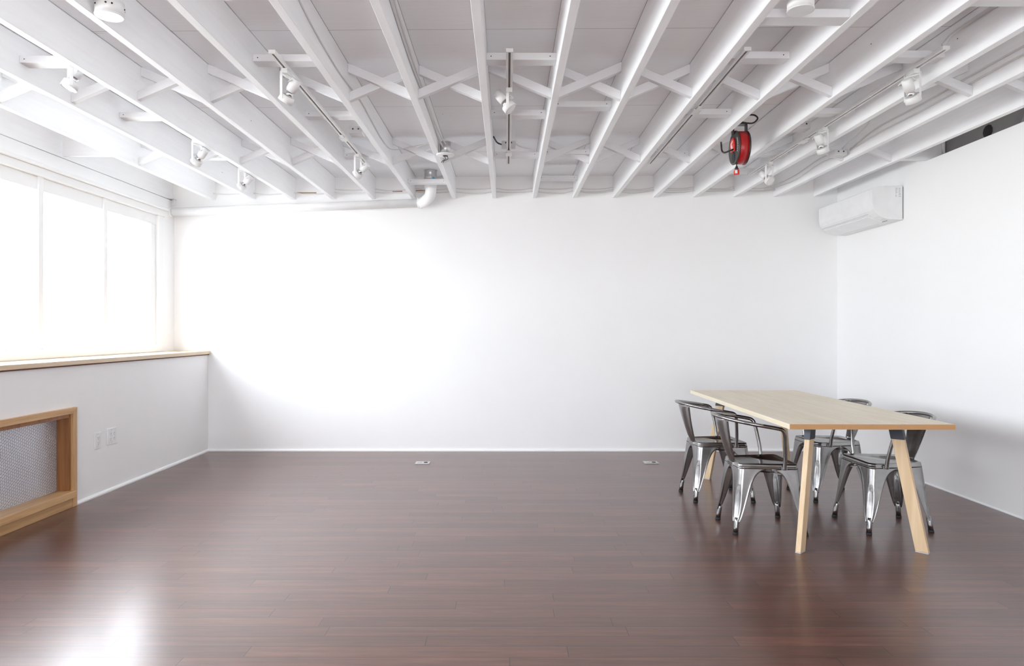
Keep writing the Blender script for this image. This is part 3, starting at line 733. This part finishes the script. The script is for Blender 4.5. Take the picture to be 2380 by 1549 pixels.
def wall_socket(y0, y1_, z0, z1_, n, label):
    t = thing('wall_outlet', label, 'socket', (XL, (y0+y1_)/2, (z0+z1_)/2), 0, 'white sockets on the low wall')
    hy, hz = (y1_-y0)/2, (z1_-z0)/2
    B().box(0.0, 0.0065, -hy, hy, -hz, hz).obj('cover_plate', 'plastic', t, bevel=0.002)
    for i in range(n):
        cy = 0 if n == 1 else (-0.023 if i == 0 else 0.023)
        f = B().box(0.006, 0.0085, cy-0.0165, cy+0.0165, -0.034, 0.034).obj('socket_face', 'plastic', t, bevel=0.001)
        b = B()
        for cz in (-0.019, 0.019):
            b.box(0.0083, 0.0088, cy-0.008, cy-0.006, cz-0.001, cz+0.007).box(0.0083, 0.0088, cy+0.006, cy+0.008, cz-0.001, cz+0.008)
            b.lathe((0.0083, cy, cz-0.008), (1,0,0), [(0, 0.0024), (0.0006, 0.0024)], 10)
        b.obj('slots', 'charcoal', f)
    b = B()
    for cz in (-hz+0.012, hz-0.012): b.lathe((0.0062, 0, cz), (1,0,0), [(0, 0.0028), (0.0008, 0.0028)], 10)
    b.obj('screw', 'grey', t)
    return t
wall_socket(5.045, 5.115, 0.350, 0.470, 1, 'narrow white single socket plate on the low wall, next to the radiator cover')
wall_socket(5.203, 5.319, 0.357, 0.477, 2, 'wide white double socket plate on the low wall')
def floor_socket(px, py, label, rot=0):
    y = 1961.6/(py-768); x = (px-1178.5)*y/1600
    t = thing('floor_outlet', label, 'floor socket', (x, y, 0), 0, 'metal sockets in the floor')
    B().box(-0.066, 0.066, -0.055, 0.055, 0, 0.006).obj('cover_plate', 'zinc', t, bevel=0.002)
    for s_ in (-1, 1):
        o = B().lathe((0.028*s_, 0, 0.0058), (0,0,1), [(0, 0.019), (0.004, 0.018), (0.005, 0.015)], 20).obj('flip_lid', 'charcoal' if s_ > 0 else 'grey', t)
floor_socket(982.5, 1077, 'flat metal floor socket near the back wall, left of centre')
floor_socket(1512.5, 1076.5, 'flat metal floor socket near the back wall, towards the table')

# ------------------------------------------------------------------ table
TT, TH = 0.722, 0.028
tb = thing('dining_table', 'long pale maple table with three plank top and splayed legs on dark steel brackets', 'table', (1.969, 4.735, 0), math.radians(-0.8))
TW, TL = 0.442, 1.055
pl = 2*TW/3
for i in range(3):
    x0 = -TW+pl*i
    o = B().box(x0+0.0012, x0+pl-0.0012, -TL, TL, TT-TH, TT).obj('tabletop_plank', 'top', tb, bevel=0.0008, seg=1)
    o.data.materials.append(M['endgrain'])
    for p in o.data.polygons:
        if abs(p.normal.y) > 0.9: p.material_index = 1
LX, LY = 0.335, 0.935          # feet
for sx in (-1, 1):
    for sy in (-1, 1):
        o_ = V((sx, sy, 0)).normalized(); wn_ = V((-sy*sx*o_.y*sx, 0, 0))
        tdir = V((-o_.y, o_.x, 0))                # wide face runs along the diagonal plane normal
        foot = V((sx*LX, sy*LY, 0.004)); topc = foot - V((sx*0.085, sy*0.085, 0)); topc.z = 0.612
        def sect(c, a=0.0325, bb=0.015):
            # wide side lies across the splay plane, thin edge faces outward
            return [c+o_*bb*i+tdir*a*j for i, j in ((-1,-1),(1,-1),(1,1),(-1,1))]
        def sect2(c): return [c+o_*0.0325*i+tdir*0.015*j for i, j in ((-1,-1),(1,-1),(1,1),(-1,1))]
        # board in the vertical diagonal plane: wide along the diagonal, thin across
        lg = B().rings([sect2(foot), sect2(topc)], smooth=False).obj('table_leg', 'leg', tb, bevel=0.003)
        B().rings([[p+V((0,0,-0.004)) for p in sect2(foot)], [p for p in sect2(foot)]], smooth=False).obj('foot_pad', 'grey', lg)
        k_ = (TT-TH-0.612)/0.608
        t0 = topc - V((0,0,0.0)); t1_ = topc - V((sx*0.085*k_, sy*0.085*k_, 0)); t1_.z = TT-TH-0.0006
        def sect3(c): return [c+o_*0.0355*i+tdir*0.0185*j for i, j in ((-1,-1),(1,-1),(1,1),(-1,1))]
        B().rings([sect3(t0), sect3(t1_)], smooth=False).obj('leg_bracket', 'navy', tb, bevel=0.002)
for sy in (-1, 1):
    y = sy*(LY-0.10)
    B().prism([(-0.245, y-0.018, TT-TH-0.0006), (0.245, y-0.018, TT-TH-0.0006), (0.235, y-0.018, TT-TH-0.024), (-0.235, y-0.018, TT-TH-0.024)], (0, 0.036, 0)).obj('cross_rail', 'navy', tb, bevel=0.001)
for sx in (-1, 1):
    B().box(sx*0.235-0.015, sx*0.235+0.015, -(LY-0.118), LY-0.118, TT-TH-0.024, TT-TH-0.0006).obj('side_rail', 'navy', tb, bevel=0.001)

# ------------------------------------------------------------------ steel armchairs
def lerp_tab(tab, z):
    for (z0, a0), (z1, a1) in zip(tab, tab[1:]):
        if z0 >= z >= z1:
            q = (z0-z)/(z0-z1); return a0+(a1-a0)*q
    return tab[-1][1] if z < tab[-1][0] else tab[0][1]
SEAT = 0.420
# corner positions of the outer skin at seat height and at the floor: (x, y half width)
def corner(fr, z):
    q = (SEAT-z)/SEAT
    if fr: return (0.178+0.040*q, 0.178+0.038*q)
    return (-0.172-0.046*q, 0.142+0.036*q)
def leg_mesh(fr, sy):
    b = B(); rings = []
    Z = [0.392, 0.386, 0.380, 0.374, 0.366, 0.356, 0.344, 0.330, 0.314, 0.298, 0.282, 0.266, 0.250, 0.234, 0.218, 0.20, 0.182, 0.164, 0.146, 0.128, 0.110, 0.096, 0.086, 0.078, 0.072]
    Ws = [(0.392, 0.176), (0.386, 0.160), (0.380, 0.145), (0.374, 0.134), (0.366, 0.123), (0.356, 0.113), (0.344, 0.104), (0.330, 0.097), (0.298, 0.085), (0.25, 0.073), (0.20, 0.062), (0.146, 0.050), (0.10, 0.038), (0.084, 0.031), (0.076, 0.027), (0.068, 0.0235), (0.0, 0.019)]
    for z in Z:
        cx, cy = corner(fr, z); fx = 1 if fr else -1
        w_ = lerp_tab(Ws, z)
        wx = min(w_, 0.1745); wy = min(w_, cy-0.0005)
        r = min(0.036, w_*0.62)
        pts = []
        # along the side face (towards the chair's middle), round the corner, along the front/rear face
        for i in range(7): pts.append((cx*fx-(wx-(wx-r)*i/6.0), cy, (0, 1)))
        for i in range(1, 12):
            a = PI/2*(1-i/12.0); pts.append((cx*fx-r+r*math.cos(a), cy-r+r*math.sin(a), (math.cos(a), math.sin(a))))
        for i in range(7): pts.append((cx*fx, cy-r-(wy-r)*i/6.0, (1, 0)))
        ring = []
        n = len(pts)
        for i, (x, y, nn) in enumerate(pts):
            # pressed flute down the corner
            x0, y0 = cx*fx-r*0.29, cy-r*0.29
            dd = ((x-x0)**2+(y-y0)**2)**0.5
            env = max(0.0, 1-((z-0.178)/0.104)**4) if abs(z-0.178) < 0.104 else 0
            hw = 0.0165*(env**0.5)
            dpt = 0.0
            if env > 0 and hw > 0:
                q = dd/hw
                dpt = 0.0070*max(0, 1-q**4) if q < 1 else -0.0016*max(0, 1-abs(q-1.18)/0.28)
            # rolled rim at both free edges
            if i in (0, n-1): dpt += -0.0030
            if i in (1, n-2): dpt += -0.0014
            x -= nn[0]*dpt; y -= nn[1]*dpt
            ring.append(V((x if fr else -x, 0, 0)))
            ring[-1].y = y*sy; ring[-1].z = z
            if not fr: ring[-1].x = -(x)
        rings.append(ring)
    return rings
def make_chair():
    t = thing('steel_armchair', '', 'chair', (0,0,0), 0, 'gunmetal steel armchairs at the table')
    # apron: pressed skirt running right round below the seat
    def loop(z, off, fr_r=0.036):
        out = []
        cs = [(1, 1), (-1, 1), (-1, -1), (1, -1)]
        for fx, fy in cs:
            cx, cy = corner(fx > 0, z); cx = abs(cx)-off; cy = cy-off; r = max(0.006, fr_r-off)
            A = [(0 if (fx, fy) == (1,1) else 1)]
            a0 = {(1,1): 0, (-1,1): PI/2, (-1,-1): PI, (1,-1): 3*PI/2}[(fx, fy)]
            for i in range(9):
                a = a0+PI/2*i/8
                out.append(V((fx*(cx-r)+r*math.cos(a), fy*(cy-r)+r*math.sin(a), z)))
        return out
    b = B()
    L1 = [loop(0.391, -0.0002), loop(0.398, -0.0008), loop(0.4005, 0.0018), loop(0.412, 0.0018), loop(0.4185, 0.0035)]
    b.rings(L1, cap=False); b.obj('apron', 'steel', t, shade=True, solid=0.0014)
    # seat: rolled edge, shallow dish
    b = B(); S = [loop(0.4150, 0.0030), loop(0.4190, 0.0036), loop(0.4212, 0.0065), loop(0.4212, 0.012), loop(0.4185, 0.020), loop(0.4160, 0.030)]
    last = loop(0.4160, 0.030); c = V((0.0, 0, 0)); c = sum(last, V())/len(last)
    for q, dz_ in ((0.8, -0.0030), (0.55, -0.0050), (0.3, -0.0060), (0.08, -0.0062)):
        S.append([V((c.x+(p.x-c.x)*q, c.y+(p.y-c.y)*q, 0.4160+dz_)) for p in last])
    b.rings(S, cap=True); st = b.obj('seat', 'steel', t, shade=True)
    b = B()
    for gx in (-0.045, 0.045):
        for dx in (-0.012, 0.012):
            for dy in (-0.02, 0.0, 0.02):
                b.lathe((gx+dx, dy, 0.4122), (0,0,1), [(0, 0.0032), (0.0012, 0.0032)], 8)
    b.obj('drain_hole', 'dark', st)
    B().box(-0.006, 0.006, -0.11, 0.11, 0.4110, 0.4145).obj('seat_groove', 'steel', st, bevel=0.0015, label='raised rib across the seat')
    for fr in (1, 0):
        for sy in (1, -1):
            R = leg_mesh(fr, sy); b = B(); n = len(R[0])
            vs = [p for r_ in R for p in r_]
            fs = [(i*n+j, i*n+j+1, (i+1)*n+j+1, (i+1)*n+j) for i in range(len(R)-1) for j in range(n-1)]
            b.add(vs, fs, True)
            # closed foot sleeve
            cx, cy = corner(fr, 0.045); s1 = 1 if fr else -1
            def fc(z):
                a, c_ = corner(fr, z); return V((abs(a)*s1-0.0145*s1, (c_-0.0145)*sy, z))
            sl = [(0.100, 0.010), (0.088, 0.0148), (0.080, 0.0160), (0.045, 0.0152), (0.014, 0.0152)]
            b.rings([[fc(z)+V((r_*math.cos(2*PI*j/14), r_*math.sin(2*PI*j/14), 0)) for j in range(14)] for z, r_ in sl])
            lg = b.obj('leg', 'steel', t, solid=0.0012, shade=True)
            B().rings([[fc(z)+V((r_*math.cos(2*PI*j/14), r_*math.sin(2*PI*j/14), 0)) for j in range(14)] for z, r_ in ((0.0, 0.0150), (0.003, 0.0168), (0.015, 0.0168))]).obj('rubber_foot', 'rubber', lg, shade=True, label='black rubber foot')
    b = B()
    for a in (1, -1):
        p0 = V((-0.165, -0.130*a, 0.352)); p1 = V((0.172, 0.165*a, 0.352)); d = (p1-p0).normalized()
        b.obox((p0+p1)/2+V((0,0,0.004*a)), d, d.cross(V((0,0,1))), (0,0,1), (p1-p0).length/2, 0.009, 0.0035)
    b.obj('cross_brace', 'steel', t, bevel=0.001)
    # arm rail: one bent tube, from seat bracket up, round the back, down the other side
    zr = lambda x: 0.640+(0.110-x)*0.062/0.39
    half = [(0.086, 0.183, 0.392), (0.085, 0.188, 0.418), (0.083, 0.200, 0.470), (0.072, 0.222, 0.560), (0.062, 0.238, 0.615), (0.046, 0.243, 0.637), (0.018, 0.246, 0.646),
            (-0.050, 0.245, 0.658), (-0.115, 0.233, 0.669), (-0.180, 0.202, 0.680), (-0.235, 0.145, 0.690), (-0.266, 0.075, 0.696), (-0.276, 0.0, 0.698)]
    full = half+[(x, -y, z) for x, y, z in reversed(half[:-1])]
    P = catmull(full, 6)
    b = B().tube(P, 0.0112, 14); b.obj('arm_rail', 'steel', t, shade=True)
    for sy in (1, -1):
        b = B().box(0.068, 0.104, 0.176*1.0, 0.1815, 0.386, 0.408); 
        if sy < 0: b.v = [(x, -y, z) for x, y, z in b.v]
        br = b.obj('arm_bracket', 'steel', t, bevel=0.001)
        b = B()
        for dx in (0.078, 0.094): b.lathe((dx, 0.1815*sy, 0.397), (0, sy, 0), [(0, 0.0035), (0.0015, 0.0033), (0.002, 0.002)], 10)
        b.obj('rivet', 'steel', br)
    # back splat: slightly hollow tapering sheet with turned edges
    b = B(); R = []
    for i in range(13):
        q = i/12.0; z = 0.404+(0.692-0.404)*q; hw = 0.050+0.062*q; row = []
        for j in range(13):
            u = -1+2*j/12.0; y = hw*u
            xb = -0.1755-0.088*q-0.006*math.sin(q*PI)
            x = xb+0.028*(u*u)*(0.35+0.65*q)+(0.004 if abs(u) > 0.99 else 0)
            if abs(u) < 0.72 and 0.10 < q < 0.93: x -= 0.0045
            row.append(V((x, y, z)))
        R.append(row)
    b.rings(R, cap=False, closed=False); b.obj('back_splat', 'steel', t, shade=True, solid=0.0016)
    B().box(-0.1815, -0.168, -0.046, 0.046, 0.385, 0.412).obj('back_bracket', 'steel', t, bevel=0.003)
    return t
ch = make_chair()
ch.location = (1.571, 4.298, 0); ch.rotation_euler = (0, 0, math.radians(1))
ch['label'] = 'steel armchair on the left of the table, the nearer one to the camera'
dup(ch, (1.533, 5.077, 0), math.radians(4), 'steel armchair on the left of the table, the farther one by the back wall')
dup(ch, (2.363, 4.330, 0), math.radians(182), 'steel armchair on the right of the table, the nearer one seen past the front leg')
dup(ch, (2.386, 5.115, 0), math.radians(184), 'steel armchair on the right of the table, the farther one mostly hidden')
